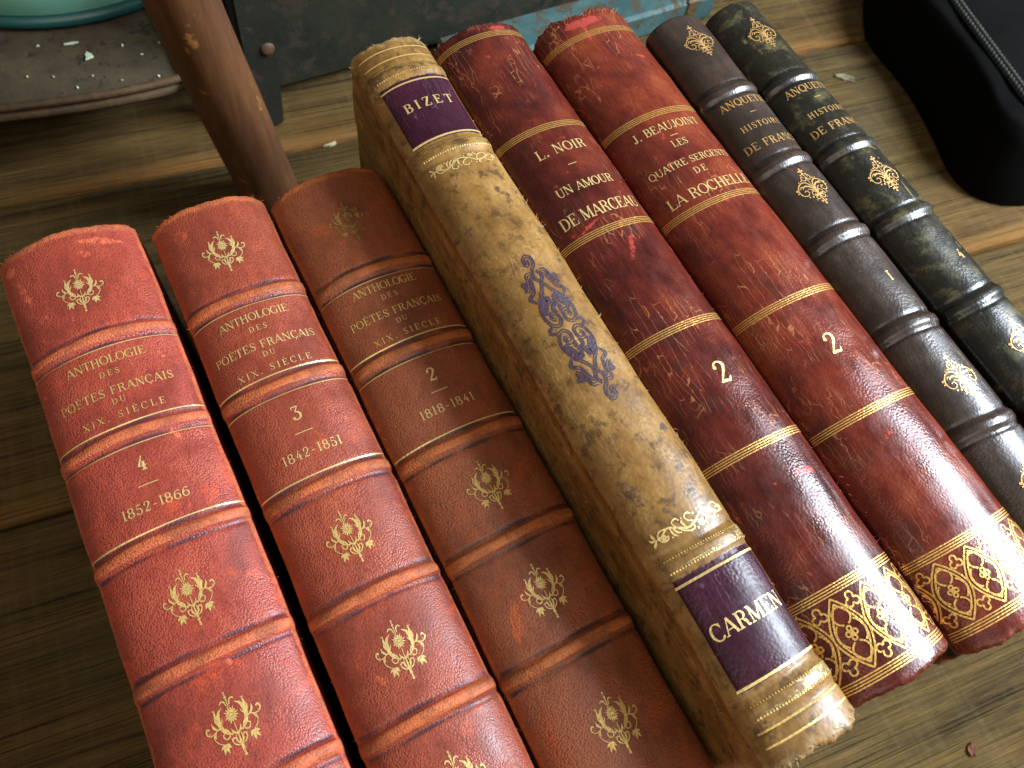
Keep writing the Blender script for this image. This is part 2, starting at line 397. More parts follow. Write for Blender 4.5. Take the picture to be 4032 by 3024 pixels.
def bouquet():
    R = [cv([(.05, -.13), (.17, -.09), (.235, .01), (.25, .13), (.21, .25), (.13, .31)], [.012, .025, .06, .07, .045, .010]),
         cv([(.24, .06), (.30, .15), (.30, .23)], [.04, .035, .006]), cv([(.25, .15), (.28, .25), (.26, .33)], [.04, .035, .006]),
         cv([(.225, .08), (.185, .13), (.175, .17)], [.022, .018, .005]),
         cv([(.21, .0), (.30, .03), (.39, .0), (.47, .0), (.52, .05), (.495, .11), (.45, .095)], [.014, .02, .016, .016, .022, .03, .03]),
         cv([(.31, .025), (.37, .09), (.385, .16)], [.03, .04, .006]), cv([(.36, .01), (.39, -.05), (.38, -.08)], [.02, .025, .005]),
         cv([(.20, .0), (.14, -.08), (.16, -.15), (.23, -.155), (.26, -.09), (.21, -.065)], [.03, .025, .022, .02, .018, .02]),
         cv([(.40, .0), (.415, -.08), (.37, -.16), (.29, -.22)], .015),
         cv([(.03, .30), (.05, .37), (.10, .39), (.14, .36)], [.018, .024, .028, .014]),
         cv([(.02, -.31), (.06, -.24), (.045, -.15)], [.02, .035, .006]),
         cv([(.02, -.33), (.09, -.30), (.135, -.24), (.11, -.19), (.07, -.205)], [.015, .025, .02, .022, .024]),
         cv([(.0, -.16), (.07, -.10), (.09, -.04)], [.03, .03, .005]),
         dot(.105, -.13, .014), dot(.29, .32, .013), dot(.47, .03, .011), dot(.14, -.20, .012)]
    for a, l in ((-20, .11), (-62, .15), (-100, .15), (-140, .12), (200, .09)):
        ca, sa = math.cos(math.radians(a)), math.sin(math.radians(a))
        R.append(cv([(.275, -.225), (.275 + ca * l * .55, -.225 + sa * l * .55), (.275 + ca * l, -.225 + sa * l)], [.03, .048, .005]))
    I = mirror(R)
    for y, r in ((.5, .019), (.465, .014), (.43, .022), (.39, .017), (-.40, .026), (-.445, .019), (-.485, .024)): I.append(dot(0, y, r))
    I += [ln((0, .38), (0, .27), .016), poly([(0, .02), (0, -.14), (0, -.4)], [.012, .016, .05])]
    for k in range(15):
        a = 2 * math.pi * k / 15 + .1
        c, s = math.cos(a), math.sin(a); l = .115 if k % 2 else .14
        I.append(cv([(c * .035, .15 + s * .035), (c * .09, .15 + s * .09), (c * l, .15 + s * l)], [.014, .030, .004]))
    I.append(dot(0, .15, .03))
    return I
def heart_scroll():
    R = [dot(.05, .445, .025), dot(.075, .345, .022), dot(.175, .215, .02), dot(.25, .2, .016), dot(.43, .04, .03), dot(.44, -.03, .02), dot(.185, -.235, .022), dot(.27, -.215, .02), dot(.055, -.405, .026), dot(.15, -.34, .014),
         cv([(0, .27), (.05, .19), (.12, .215), (.13, .28), (.09, .305), (.065, .27)], .02),
         cv([(0, -.2), (.02, -.02), (.1, .13), (.22, .165), (.34, .11), (.405, -.01), (.37, -.13), (.275, -.165), (.205, -.11), (.235, -.04), (.295, -.06)], [.016, .022, .026, .028, .026, .026, .024, .022, .02, .022, .026]),
         cv([(0, -.2), (.05, -.03), (.13, .05), (.22, .065), (.28, .02)], [.012, .026, .036, .036, .012]),
         cv([(.01, -.2), (.09, -.07), (.18, -.015)], [.012, .028, .008]), cv([(.2, .06), (.29, .08), (.34, .03)], [.01, .03, .006]),
         cv([(0, -.2), (.04, -.13), (.115, -.115), (.155, -.175), (.11, -.22), (.075, -.18)], .02),
         cv([(0, -.25), (.06, -.335), (.125, -.31), (.11, -.25), (.075, -.265)], .02)]
    I = mirror(R)
    I += [dot(0, .5, .024), dot(0, .44, .036), dot(0, .37, .03), dot(0, .32, .018), ln((0, .33), (0, -.2), .014), ln((-.085, -.225), (.085, -.225), .05), ln((0, -.25), (0, -.45), .024), dot(0, -.475, .026)]
    return I
def arabesque():
    R = [cv([(0, .62), (.08, .50), (.2, .38), (.27, .23), (.235, .09), (.13, .035), (.045, .09), (.06, .18), (.13, .205), (.165, .15), (.125, .115)], .022, 8),
         cv([(.015, .27), (.045, .36), (.11, .40), (.165, .33), (.205, .25), (.17, .20)], [.02, .05, .085, .10, .085, .02], 8), dot(.06, .40, .035), dot(.13, .41, .038), dot(.19, .34, .035), dot(.21, .265, .03),
         dot(.045, .315, .03), cv([(.03, .33), (.06, .25), (.03, .2)], [.02, .05, .02]),
         cv([(.22, .37), (.27, .41), (.31, .46), (.275, .50), (.245, .475)], [.016, .035, .05, .04, .02]),
         cv([(.22, .06), (.265, .04), (.30, .025)], [.02, .036, .05]), dot(.305, .02, .026),
         cv([(.03, .72), (.12, .70), (.165, .62), (.20, .53), (.265, .50)], .022),
         cv([(.09, .77), (.17, .76), (.2, .68), (.235, .60), (.29, .555)], .02), dot(.275, .66, .042), cv([(.275, .65), (.285, .6), (.31, .56)], [.06, .03, .015])]
    I = mirror(R)
    I += [cv([(0, .62), (-.075, .70), (-.03, .80), (.05, .88), (.05, .965), (-.02, 1.0), (-.085, .95), (-.075, .88), (-.03, .90), (-.03, .95)], .024, 8),
          cv([(0, .62), (.07, .70), (.02, .78)], .022)]
    J = []
    I2 = []
    for it in I:
        if isinstance(it[0], str) or np.ptp(it[1]) > 1e-6: I2.append(it); continue
        d = np.gradient(it[0], axis=0); d /= np.maximum(np.linalg.norm(d, axis=1, keepdims=True), 1e-9)
        n_ = np.stack([-d[:, 1], d[:, 0]], 1)
        I2 += [(it[0] + n_ * .0165, it[1] * .80), (it[0] - n_ * .0165, it[1] * .80)]
    I = I2
    for it in I:
        J.append(it)
        J.append(('dot', -it[1], -it[2], it[3]) if isinstance(it[0], str) else (it[0] * -1, it[1]))
    return J
def roll():
    """flowering scroll border, x 0..1, y about -.1...1"""
    I = [cv([(.02, .02), (.10, .0), (.20, -.05), (.30, .0), (.42, .06), (.54, .03), (.66, -.05), (.78, -.03), (.9, .04), (1.0, .03)], [.012, .016, .018, .018, .018, .018, .018, .018, .014, .01]),
         cv([(.20, -.05), (.10, -.06), (.055, .0), (.08, .07), (.145, .075), (.165, .03)], .014), cv([(.54, .03), (.46, -.02), (.44, -.08), (.49, -.11), (.53, -.08)], .014),
         cv([(.30, .0), (.36, .07), (.44, .11), (.50, .09), (.49, .05)], .014), cv([(.66, -.05), (.70, .04), (.78, .08), (.84, .05), (.81, .01)], .015),
         cv([(.78, -.03), (.84, -.09), (.91, -.08), (.92, -.03), (.88, -.02)], .014), cv([(.30, .0), (.27, -.08), (.33, -.11), (.36, -.07)], .014)]
    for x, y, r in ((.11, .03, .042), (.36, .085, .0), (.60, .075, .048), (.955, -.01, .04)):
        if r:
            for k in range(6):
                a = k * math.pi / 3 + .3
                I.append(dot(x + r * .62 * math.cos(a), y + r * .62 * math.sin(a), r * .36))
            I.append(dot(x, y, r * .25))
    for p in ([(.22, -.04), (.23, .05), (.27, .10)], [(.25, -.02), (.28, .05), (.33, .08)], [(.40, .05), (.38, -.03), (.40, -.06)], [(.02, .02), (-.02, .07), (-.03, .1)], [(.02, .02), (-.03, .0), (-.05, -.03)], [(.72, -.04), (.68, -.1), (.69, -.13)], [(.70, .03), (.66, .09), (.67, .13)], [(.02, .02), (0, -.05), (.0, -.09)]):
        I.append(cv(p, [.012, .024, .004]))
    for x, y in ((.205, .08), (.40, -.08), (.56, -.07), (.63, -.1), (.86, .1), (.53, .12)): I.append(dot(x, y, .013))
    return I
def ring(x, y, r, a0=0, a1=360, n=14, w=.02):
    a = np.radians(np.linspace(a0, a1, n)); return np.stack([x + r * np.cos(a), y + r * np.sin(a)], 1), np.full(n, w)

def tilt(items, deg=3.5):
    a = math.radians(random.uniform(-deg, deg)); c, s_ = math.cos(a), math.sin(a)
    R_ = np.array([[c, s_], [-s_, c]])
    return [('dot', it[1] * c - it[2] * s_, it[1] * s_ + it[2] * c, it[3]) if isinstance(it[0], str) else (it[0] @ R_, it[1]) for it in items]
BOUQUET, HEART, ARAB, ROLL = bouquet(), heart_scroll(), arabesque(), roll()

def gothic(T, u0, u1, vc, h, P, phase):
    W = 0.00056
    k0 = int(math.floor((u0 - phase) / P)) - 1
    y = np.linspace(-1, 1, 21)
    for k in range(k0, k0 + int((u1 - u0) / P) + 4):
        c = phase + k * P
        L = []
        for s in (-1, 1):
            for sc, b in ((1, 1), (.84, .80)):
                L.append(np.stack([c + s * P * .5 * b * (1 - np.abs(y) ** 1.7), vc + y * h / 2 * sc], 1))
            for yy, sgn in ((1, 1), (-1, -1)):
                L.append(ring(c, vc + sgn * h * .245, h * .125, 90, 90 + s * 165, 11)[0] * [1, 1] if sgn > 0 else ring(c, vc - h * .245, h * .125, -90, -90 - s * 165, 11)[0])
            a = np.radians(np.linspace(-52, 52, 11))
            L.append(np.stack([c + s * P * .385 * np.cos(a), vc + h * .20 * np.sin(a)], 1))
        for dx, dy in ((.0, .065), (.0, -.065), (.052, .0), (-.052, .0)):
            L.append(ring(c + dx * h, vc + dy * h, h * .034, 0, 360, 10)[0])
        L.append(np.array([(c - .03 * h, vc - .03 * h), (c + .03 * h, vc + .03 * h)]))
        for sgn in (1, -1):
            for a in (90, 210, 330):
                aa = math.radians(a * sgn)
                L.append(ring(c + P / 2 + .062 * h * math.cos(aa), vc + sgn * .365 * h + .062 * h * math.sin(aa), h * .052, a * sgn - 140, a * sgn + 140, 12)[0])
        for p in L:
            ok = (p[:, 0] > u0) & (p[:, 0] < u1)
            if ok.all(): T.stroke(p, W)
            elif ok.sum() > 1: T.stroke(p[ok], W)

# ------------------------------------------------------------------ books
class Book:
    def __init__(s, cx, w, H, sag, y0, y1, leather_mat, bands=(), band_h=0.0013, band_w=0.0025, seed=0, flange=0.02, jag=(0, 0), yaw=0.0, wave=0.0004, scuffs=(), edge_wear=0.5, bandwear=1.0, groove_d=0.0075):
        s.cx, s.hw, s.H, s.sag, s.y0, s.y1 = cx, w / 2, H, sag, y0, y1
        s.mat = leather_mat; s.bands = bands; s.bh = band_h; s.bw = band_w; s.seed = seed; s.fl = flange; s.jag = jag; s.yaw = yaw; s.wave = wave
        s.scuffs = scuffs; s.ew = edge_wear; s.bwear = bandwear; s.gd = groove_d
        ph = math.radians(80)
        a = np.linspace(-ph, ph, 2001)
        x = s.hw * np.sin(a) / math.sin(ph); z = H - sag * (1 - np.cos(a)) / (1 - math.cos(ph))
        L = np.concatenate([[0], np.cumsum(np.hypot(np.diff(x), np.diff(z)))]); L -= L[-1] / 2
        s.U = L[-1]
        ue = s.U + np.linspace(0.0008, flange, 40)
        zx = z[-1] - (ue - s.U)
        gx = -0.0013 * np.exp(-((ue - s.U - 0.0045) / 0.0020) ** 2) + 0.0003 * sm(0, 0.003, ue - s.U)
        s.tl = np.concatenate([-ue[::-1], L, ue])
        s.tx = np.concatenate([-(s.hw + gx)[::-1], x, s.hw + gx]); s.tz = np.concatenate([zx[::-1], z, zx])
        dx = np.gradient(s.tx, s.tl); dz = np.gradient(s.tz, s.tl)
        k = np.ones(61) / 61
        dx = np.convolve(np.pad(dx, 30, 'edge'), k, 'valid'); dz = np.convolve(np.pad(dz, 30, 'edge'), k, 'valid')
        q = np.hypot(dx, dz); s.nx, s.nz = -dz / q, dx / q
    def disp(s, u, v):
        d = np.zeros(np.broadcast(u, v).shape)
        ed = 1 - sm(s.U * 0.86, s.U * 1.06, np.abs(u))
        for i, b in enumerate(s.bands):
            e = np.abs(v - b - 0.0004 * np.sin(u * 160 + i + s.seed))
            d = d + ed * s.bh * (1 - sm(s.bw * 0.35, s.bw * 1.05, e)) * (1 + .08 * np.sin(u * 300 + i * 2))
            d = d - ed * 0.00035 * np.exp(-((e - s.bw * 1.35) / 0.0007) ** 2)
        d = d + s.wave * (np.sin(v * 61 + u * 37 + s.seed * 1.7) * .5 + np.sin(v * 143 - u * 90 + s.seed) * .3 + np.sin(v * 320 + u * 210 + s.seed * 3) * .12) * (1 - .5 * sm(s.U, s.U * 1.1, np.abs(u)))
        return d
    def ends(s, u):
        j = np.sin(u * 700 + s.seed) * .5 + np.sin(u * 1700 + s.seed * 2) * .3 + np.sin(u * 4100 + s.seed * 3) * .25 + np.sin(u * 260 + s.seed * 5)
        cap = 0.0012 * (1 - (np.clip(np.abs(u) / s.U, 0, 1)) ** 2)
        return s.y0 + s.jag[0] * j - cap, s.y1 - s.jag[1] * j + cap
    def S(s, u, v, off=0.0):
        x = np.interp(u, s.tl, s.tx); z = np.interp(u, s.tl, s.tz); nx = np.interp(u, s.tl, s.nx); nz = np.interp(u, s.tl, s.nz)
        d = s.disp(u, v) + off
        return np.stack([x + nx * d, v + 0 * u, z + nz * d], -1)
    def build(s, label, group=None, board='board_dark', cover_label=None):
        s.root = empty('book', (s.cx, 0, 0), label, 'book', group)
        s.root.rotation_euler = (0, 0, s.yaw)
        un = np.concatenate([np.linspace(-s.U - s.fl, -s.U - 0.001, 16), np.linspace(-s.U, s.U, 84), np.linspace(s.U + 0.001, s.U + s.fl, 16)])
        nv = int((s.y1 - s.y0) / 0.0006)
        t = np.linspace(0, 1, nv)
        e0, e1 = s.ends(un)
        u = np.broadcast_to(un[None, :], (nv, len(un)))
        v = e0[None, :] + (e1 - e0)[None, :] * t[:, None]
        r = 0.0018
        de = np.minimum(v - e0[None, :], e1[None, :] - v)
        roll_in = np.where(de < r, -(r - np.sqrt(np.maximum(0, r * r - (r - np.minimum(de, r)) ** 2))), 0) * 0.8
        P = s.S(u, v, roll_in)
        m = np.zeros((nv, len(un), 4)); m[..., 3] = 1
        for b in s.bands:
            e = np.abs(v - b)
            m[..., 0] = np.maximum(m[..., 0], s.bwear * (1 - sm(s.bw * .55, s.bw * .9, e)) * (1 - .3 * sm(s.U * .8, s.U, np.abs(u))))
            if s.gd: m[..., 1] = np.maximum(m[..., 1], (.68 + .22 * np.sin(u * 310 + b * 900) * np.sin(u * 97 + b * 400)) * np.exp(-((e - s.bw * 1.35) / 0.0010) ** 2))
        m[..., 0] = np.maximum(m[..., 0], s.ew * (1 - sm(0.0015, 0.0065, de)))
        m[..., 0] = np.maximum(m[..., 0], s.ew * .75 * np.exp(-((np.abs(u) - s.U * .97) / 0.0022) ** 2))
        rr = random.Random(s.seed + 50)
        extra = [(rr.uniform(-.9, .9) * s.U, rr.uniform(s.y0, s.y1), rr.uniform(.0006, .0022), rr.uniform(.001, .005), rr.uniform(-.7, .7), rr.uniform(.3, .55)) for _ in range(26)]
        for (su, sv, ru, rv, an, st) in list(s.scuffs) + extra:
            c, sn = math.cos(an), math.sin(an)
            a = ((u - su) * c + (v - sv) * sn) / ru; b2 = (-(u - su) * sn + (v - sv) * c) / rv
            m[..., 2] = np.maximum(m[..., 2], st * (1 - sm(.3, 1.15, np.hypot(a, b2))))
        # turned-in head and tail caps
        caps0, caps1 = [], []
        for off in (-0.0030, -0.0042, -0.0060):
            caps0.append(s.S(un, e0 + 0.0004 * abs(off) / .006, off)); caps1.append(s.S(un, e1 - 0.0004 * abs(off) / .006, off))
        P = np.concatenate([np.array(caps0[::-1]), P, np.array(caps1)], 0)
        m = np.concatenate([np.repeat(m[:1], 3, 0), m, np.repeat(m[-1:], 3, 0)], 0)
        s.spine = grid_obj('spine', P, s.mat, s.root, m)
        # boards and text block
        top = s.H - s.sag - 0.0015
        for sg in (-1, 1):
            x0, x1 = sorted((sg * (s.hw - 0.0004), sg * (s.hw - 0.0031)))
            o = box_bev('cover', x0, x1, s.y0 + 0.0005, s.y1 - 0.0005, 0.0, top, 0.0007, M[board] if isinstance(board, str) else board, s.root)
        box_bev('page_block', -s.hw + 0.0034, s.hw - 0.0034, s.y0 + 0.005, s.y1 - 0.005, 0.003, s.H - s.sag - 0.003, 0.0005, M['paper'], s.root)
        return s.root
    def lay(s, name, T, mat, off=0.00010, parent=None):
        if not T.V: return None
        uv = np.vstack(T.V); lv = np.concatenate(T.L)
        P = s.S(uv[:, 0], uv[:, 1], off + lv * 0.000006)
        return mesh_obj(name, P, T.F, mat, parent or s.root)
    def patch(s, name, u0, u1, v0, v1, mat, th=0.00028):
        nu, nv = 50, max(8, int((v1 - v0) / 0.0008))
        un = np.linspace(u0, u1, nu); vn = np.linspace(v0, v1, nv)
        U, V = np.meshgrid(un, vn)
        V = V + 0.00015 * np.sin(U * 900 + s.seed) * np.where((V - v0 < .0003) | (v1 - V < .0003), 1, 0)
        edge = np.minimum(np.minimum(U - u0, u1 - U), np.minimum(V - v0, v1 - V))
        off = np.where(edge < 1e-6, -0.0001, th)
        m = np.zeros(U.shape + (4,)); m[..., 3] = 1
        m[..., 0] = .5 * (1 - sm(0, .0012, edge))
        return grid_obj(name, s.S(U, V, off), mat, s.root, m)
    def fibres(s, spots, mat, lmin=.0008, lmax=.003, w=.00014):
        V, F = [], []
        for (u, v) in spots:
            p = s.S(np.array([u]), np.array([v]))[0]
            nx = float(np.interp(u, s.tl, s.nx)); nz = float(np.interp(u, s.tl, s.nz))
            l = random.uniform(lmin, lmax)
            d = Vector((nx + random.uniform(-.8, .8), random.uniform(-1.2, 1.2), nz + random.uniform(-.8, .8))).normalized()
            b = Vector((random.uniform(-1, 1), random.uniform(-1, 1), random.uniform(-1, 1))).normalized()
            side = d.cross(b).normalized() * w
            q = Vector(p)
            o = len(V); n = 5
            for i in range(n):
                t = i / (n - 1)
                c = q + d * l * t + b * l * .35 * t * t
                k = side * (1 - .75 * t)
                V += [c + k, c - k]
            F += [(o + 2 * i, o + 2 * i + 1, o + 2 * i + 3, o + 2 * i + 2) for i in range(n - 1)]
        o = mesh_obj('frayed_fibres', V, F, mat, s.root)
        o['kind'] = 'stuff'
        return o

def cm(*a): return [x / 100 for x in a]

# ---------- the four-volume red set (three in view)
def anthology(bk, label, vol, years, cu, yt, texts, orns, mats, grp, faint_head=False, fresh='gold'):
    """texts: v (cm) of the five title lines, number, rule, years"""
    bk.build(label, grp, 'board_red')
    W = bk.U
    b = bk.bands
    g = 0.0043
    for v in (b[0] - g, b[1] + g, b[1] - g, b[2] + g):
        T = Tool(); T.line(-W * .97, W * .97, v, 0.00043); bk.lay('gold_rule', T, M['gold_solid'])
    v = [x / 100 for x in texts]
    for k, (s, cap, wd) in enumerate((('ANTHOLOGIE', .0033, .0268), ('DES', .0022, .0068), ('POÈTES FRANÇAIS', .0032, .0385), ('DU', .0022, .0046), ('XIX. SIÈCLE', .0026, .0275))):
        T = Tool(); T.text(s, cap, wd * yt, cu, v[k], .82); bk.lay('title_lettering', T, mats[0])
    T = Tool(); T.text(vol, .0052, .005, cu, v[5], .95); bk.lay('volume_number', T, mats[1])
    T = Tool(); T.line(cu - .0032, cu + .0032, v[6], .0003); bk.lay('gold_dash', T, mats[1])
    T = Tool(); T.text(years, .0034, .0215 * yt, cu, v[7], .82); bk.lay('year_lettering', T, mats[1])
    for i, ov in enumerate(orns):
        T = Tool(); T.items(tilt(BOUQUET), .0152 * random.uniform(.97, 1.03), .0186, cu + random.uniform(-.0004, .0004), ov / 100, 1.0, None)
        o = bk.lay('bouquet_ornament', T, M['gold_faint'] if (faint_head and i == 0) else random.choice((M['gold'], M['gold_solid'], mats[0], M['gold_worn'])))
        if faint_head and i == 0: o['label'] = 'rubbed, nearly vanished gilt bouquet'
    sp = [(random.choice((-1, 1)) * bk.U * random.uniform(.9, 1.05), random.uniform(bk.y0, bk.y1)) for _ in range(70)]
    sp += [(random.uniform(-bk.U, bk.U), bk.y1 - random.uniform(0, .001)) for _ in range(25)]
    bk.fibres(sp, M['fibre_red'], .0004, .0013, .00010)

GRP = 'red set of verse anthology volumes'
A = Book(-.0406, .0496, .1582, .0092, -.043, .2250, M['red_a'], cm(17.6, 13.65, 9.75, 5.75, 1.8), seed=1, jag=(.0002, .0003), edge_wear=.95,
         scuffs=[(.012, .2175, .012, .003, -.2, .6), (-.018, .205, .003, .012, .2, .5), (-.021, .218, .004, .003, .5, .7), (.019, .165, .003, .006, 0, .45), (-.015, .192, .004, .004, 0, .5), (-.019, .03, .003, .006, 0, .55), (.006, .213, .006, .004, .3, .4)])
anthology(A, 'leftmost red leather book, volume 4 of the verse anthology, dated 1852-1866', '4', '1852-1866', .0002, 1.0, (16.68, 16.16, 15.46, 15.02, 14.5, 12.5, 11.72, 11.0), (19.75, 7.65, 3.65, -.4), (M['gold'], M['gold_solid']), GRP)
B = Book(.0106, .0445, .1577, .0092, -.044, .2190, M['red_b'], cm(17.3, 13.4, 9.35, 5.35, 1.3), seed=4, jag=(.0002, .0003), edge_wear=.9,
         scuffs=[(-.012, .208, .006, .005, .3, .55), (.014, .195, .003, .008, 0, .4), (.004, .103, .004, .003, 0, .4), (.016, .02, .004, .004, 0, .55), (-.015, .14, .002, .006, 0, .4)])
anthology(B, 'red leather book, volume 3 of the verse anthology, dated 1842-1851', '3', '1842-1851', .0002, .98, (16.36, 15.84, 15.14, 14.72, 14.14, 12.1, 11.35, 10.62), (19.45, 7.3, 3.35, -.8), (M['gold_solid'], M['gold_solid']), GRP)
C_ = Book(.0586, .0482, .1577, .0092, -.046, .2145, M['red_c'], cm(16.5, 12.8, 8.8, 5.0, 1.0), seed=9, jag=(.0002, .0003), edge_wear=.85, bandwear=.9,
          scuffs=[(-.012, .025, .003, .010, -.3, .75), (.006, .1215, .002, .004, .6, .6), (-.014, .08, .004, .006, 0, .5), (.012, .204, .008, .004, 0, .4), (-.019, .12, .002, .02, 0, .35)])
anthology(C_, 'orange-brown leather book, volume 2 of the verse anthology, dated 1818-1841', '2', '1818-1841', .0008, .98, (15.72, 15.22, 14.56, 14.1, 13.55, 11.55, 10.85, 10.2), (18.9, 6.9, 2.95, -1.5), (M['gold'], M['gold_solid']), GRP, True)

T = Tool()
T.items([cv([(.9, .75), (.6, 1.0), (.2, .8), (.05, .4), (.3, .02), (.8, .1)], .13), cv([(1.5, .5), (1.2, .55), (1.05, .25), (1.25, .02), (1.5, .3), (1.52, .05), (1.65, .05)], .11),
         cv([(2.15, .95), (2.0, 1.05), (1.9, .7), (1.85, .0)], .11), cv([(1.7, .5), (2.1, .55)], .1), cv([(2.3, .28), (2.65, .35), (2.55, .55), (2.3, .4), (2.35, .08), (2.75, .1)], .11)], .0024, .0026, .0065, .0385, 1.0, None)
o = C_.lay('pencilled_word', T, foil('faded_red_pencil', (0.22, 0.02, 0.012), 0.40, 0.6, 0.0))
o['label'] = 'faint red handwritten word'

# ---------- tan opera score
Z = Book(.1012, .0330, .1882, .0074, -.0440, .2428, M['tan'], cm(22.55, 18.45, 1.5, -2.95), .0008, .0034, seed=3, flange=.03, yaw=math.radians(.4), jag=(.0006, .0005), edge_wear=.5, bandwear=.25, groove_d=0, wave=.0005,
         scuffs=[(-.006, .08, .002, .0015, 0, .8), (.004, .073, .0015, .001, 0, .8), (-.012, .15, .004, .010, 0, .5), (.012, .055, .003, .002, .4, .8), (-.01, .04, .004, .008, .2, .6), (.006, .16, .002, .003, 0, .6), (.013, .125, .002, .0015, 0, .7), (-.004, .03, .002, .002, 0, .6)])
Z.build('tan mottled leather book with purple BIZET and CARMEN labels', None, M['tan'])
def zl(v0, v1, name='title_label'):
    return Z.patch(name, -.0139, .0165, v0 / 100, v1 / 100, M['label'])
for v0, v1, txt, tv, wd in ((18.95, 22.15, 'BIZET', 20.75, .0205), (-2.35, 1.15, 'CARMEN', -.65, .0262)):
    lb = zl(v0, v1); lb['label'] = 'purple leather label lettered ' + txt
    for v in (v1 / 100 - .0022, v0 / 100 + .0008):
        T = Tool(); T.line(-.0139, .0165, v, .0008); Z.lay('gold_rule', T, M['gold_solid'], .00036, lb)
    T = Tool(); T.text(txt, .0043 if txt == 'BIZET' else .0049, wd, .0014 if txt == 'BIZET' else .0012, tv / 100, .95)
    Z.lay('title_lettering', T, M['gold_solid'], .00036, lb)
for v in (23.8, 23.3, -3.45, -3.85):
    T = Tool(); T.line(-.0150, .0160, v / 100, .0006); Z.lay('gold_rule', T, M['gold'])
for v in (22.95, 22.42, 18.7, 18.25, 1.75, 1.35, -2.75, -3.1):
    T = Tool(); T.dots(-.0125, .0160, v / 100, .00036, .00098); o = Z.lay('gold_dotted_rule', T, M['gold']); o['kind'] = 'stuff'
for v, h in ((22.7, .0040), (18.47, .0036), (-2.92, .003), (1.55, .003)):
    T = Tool(); T.line(-.0120, .0160, v / 100, h); Z.lay('gilt_abrasion', T, M['gilt_smear'], .00006)
for v, fl in ((17.65, 1), (2.45, -1)):
    T = Tool(); T.items(ROLL, .0265, .0240 * fl, -.0118, v / 100, 1.35, .0006)
    Z.lay('floral_gold_roll', T, M['gold_solid'])
T = Tool(); T.items(ARAB, .0215, .0300, .0012, .0995, 1.15, None)
Z.lay('purple_arabesque', T, M['ink'], .00008)
Z.fibres([(Z.U * random.uniform(.82, 1.0), random.uniform(-.035, .2)) for _ in range(90)] + [(random.uniform(-Z.U, Z.U), Z.y1 - random.uniform(0, .0015)) for _ in range(40)] + [(random.uniform(-Z.U, Z.U), Z.y0 + random.uniform(-.0005, .001)) for _ in range(90)] + [(-Z.U * random.uniform(.9, 1.2), Z.y1 - random.uniform(0, .004)) for _ in range(12)], M['fibre'], .0004, .0017, .00010)

# ---------- two wine-red novels
def novel(bk, label, fil, lines, num, gv, cu, title_mat, fr):
    bk.build(label, None, 'board_dark')
    W = bk.U
    for v in fil:
        for k in range(4):
            T = Tool(); T.line(-W * .99, W * .99, v / 100 + (k - 1.5) * .00082, .00036); bk.lay('gold_fillet', T, M['gold_border'])
    for s, cap, wd, v in lines:
        T = Tool()
        if s == '_': T.line(cu - .0018, cu + .0018, v / 100, .0003); bk.lay('gold_dash', T, title_mat)
        else: T.text(s, cap, wd, cu, v / 100, .85); bk.lay('title_lettering', T, title_mat)
    T = Tool(); T.text('2', .0080, .006, num[0], num[1] / 100, .9); bk.lay('volume_number', T, M['gold_solid'])
    T = Tool(); gothic(T, -W * .99, W * .99, (gv[0] + gv[1]) / 200, abs(gv[0] - gv[1]) / 100 - .0042, .0113, fr)
    bk.lay('gothic_gold_border', T, M['gold_border'])

Mz = Book(.1366, .0410, .1885, .0090, -.0420, .2375, M['wine_m'], (), seed=6, jag=(.0003, .0003), edge_wear=.35, wave=.0003,
          scuffs=[(.008, .2345, .006, .002, 0, .8), (.004, .172, .003, .002, 0, .6), (-.008, .132, .010, .0012, .35, .7), (.002, .118, .002, .009, -.5, .6), (.009, .022, .006, .0022, -.1, .85), (.002, .158, .002, .001, 0, .6), (-.004, .19, .001, .012, 0, .45), (.006, .003, .004, .003, 0, .5)])
novel(Mz, 'wine-red leather book titled L. NOIR UN AMOUR DE MARCEAU, volume 2', (23.15, 17.9, 12.85, 8.3, 3.55, -1.2, -3.75),
      (('L. NOIR', .0044, .0215, 16.8), ('_', 0, 0, 15.95), ('UN AMOUR', .0038, .0245, 14.95), ('DE MARCEAU', .0050, .0345, 13.75)), (.0032, 6.25), (-1.2, -3.75), .0008, M['gold_solid'], .002)
Mz.fibres([(Mz.U * random.uniform(.9, 1.02), random.uniform(-.03, .2)) for _ in range(30)] + [(random.uniform(-Mz.U, Mz.U), Mz.y1 - random.uniform(0, .001)) for _ in range(30)], M['fibre_red'], .0003, .001, .00008)
Rz = Book(.1818, .0458, .1885, .0098, -.0475, .2290, M['wine_r'], (), seed=8, jag=(.0004, .0010), edge_wear=.4, wave=.0003,
          scuffs=[(-.002, .224, .013, .0035, 0, .85), (-.004, .217, .0012, .008, -.15, .75), (.012, .2, .005, .0012, -.3, .7), (-.006, .062, .006, .005, 0, .45), (.012, .052, .003, .006, 0, .35), (.004, -.046, .012, .002, 0, .8), (-.003, .02, .005, .003, .3, .4)])
novel(Rz, 'garnet-red leather book titled J. BEAUJOINT LES QUATRE SERGENTS DE LA ROCHELLE, frayed at its head', (21.7, 16.9, 12.35, 7.6, 2.95, -1.85, -4.15),
      (('J. BEAUJOINT', .0038, .0315, 16.2), ('_', 0, 0, 15.7), ('LES', .0032, .0072, 15.3), ('QUATRE SERGENTS', .0032, .0385, 14.4), ('DE', .0030, .0058, 13.85), ('LA ROCHELLE', .0046, .0390, 13.0)), (.0006, 5.55), (-1.85, -4.15), .0004, M['gold_solid'], .006)
Rz.fibres([(random.uniform(-Rz.U * .6, Rz.U * .7), Rz.y1 - random.uniform(0, .003)) for _ in range(140)] + [(-Rz.U * random.uniform(.9, 1.05), random.uniform(-.045, .02)) for _ in range(90)], M['fibre_red'], .0006, .0022, .00013)

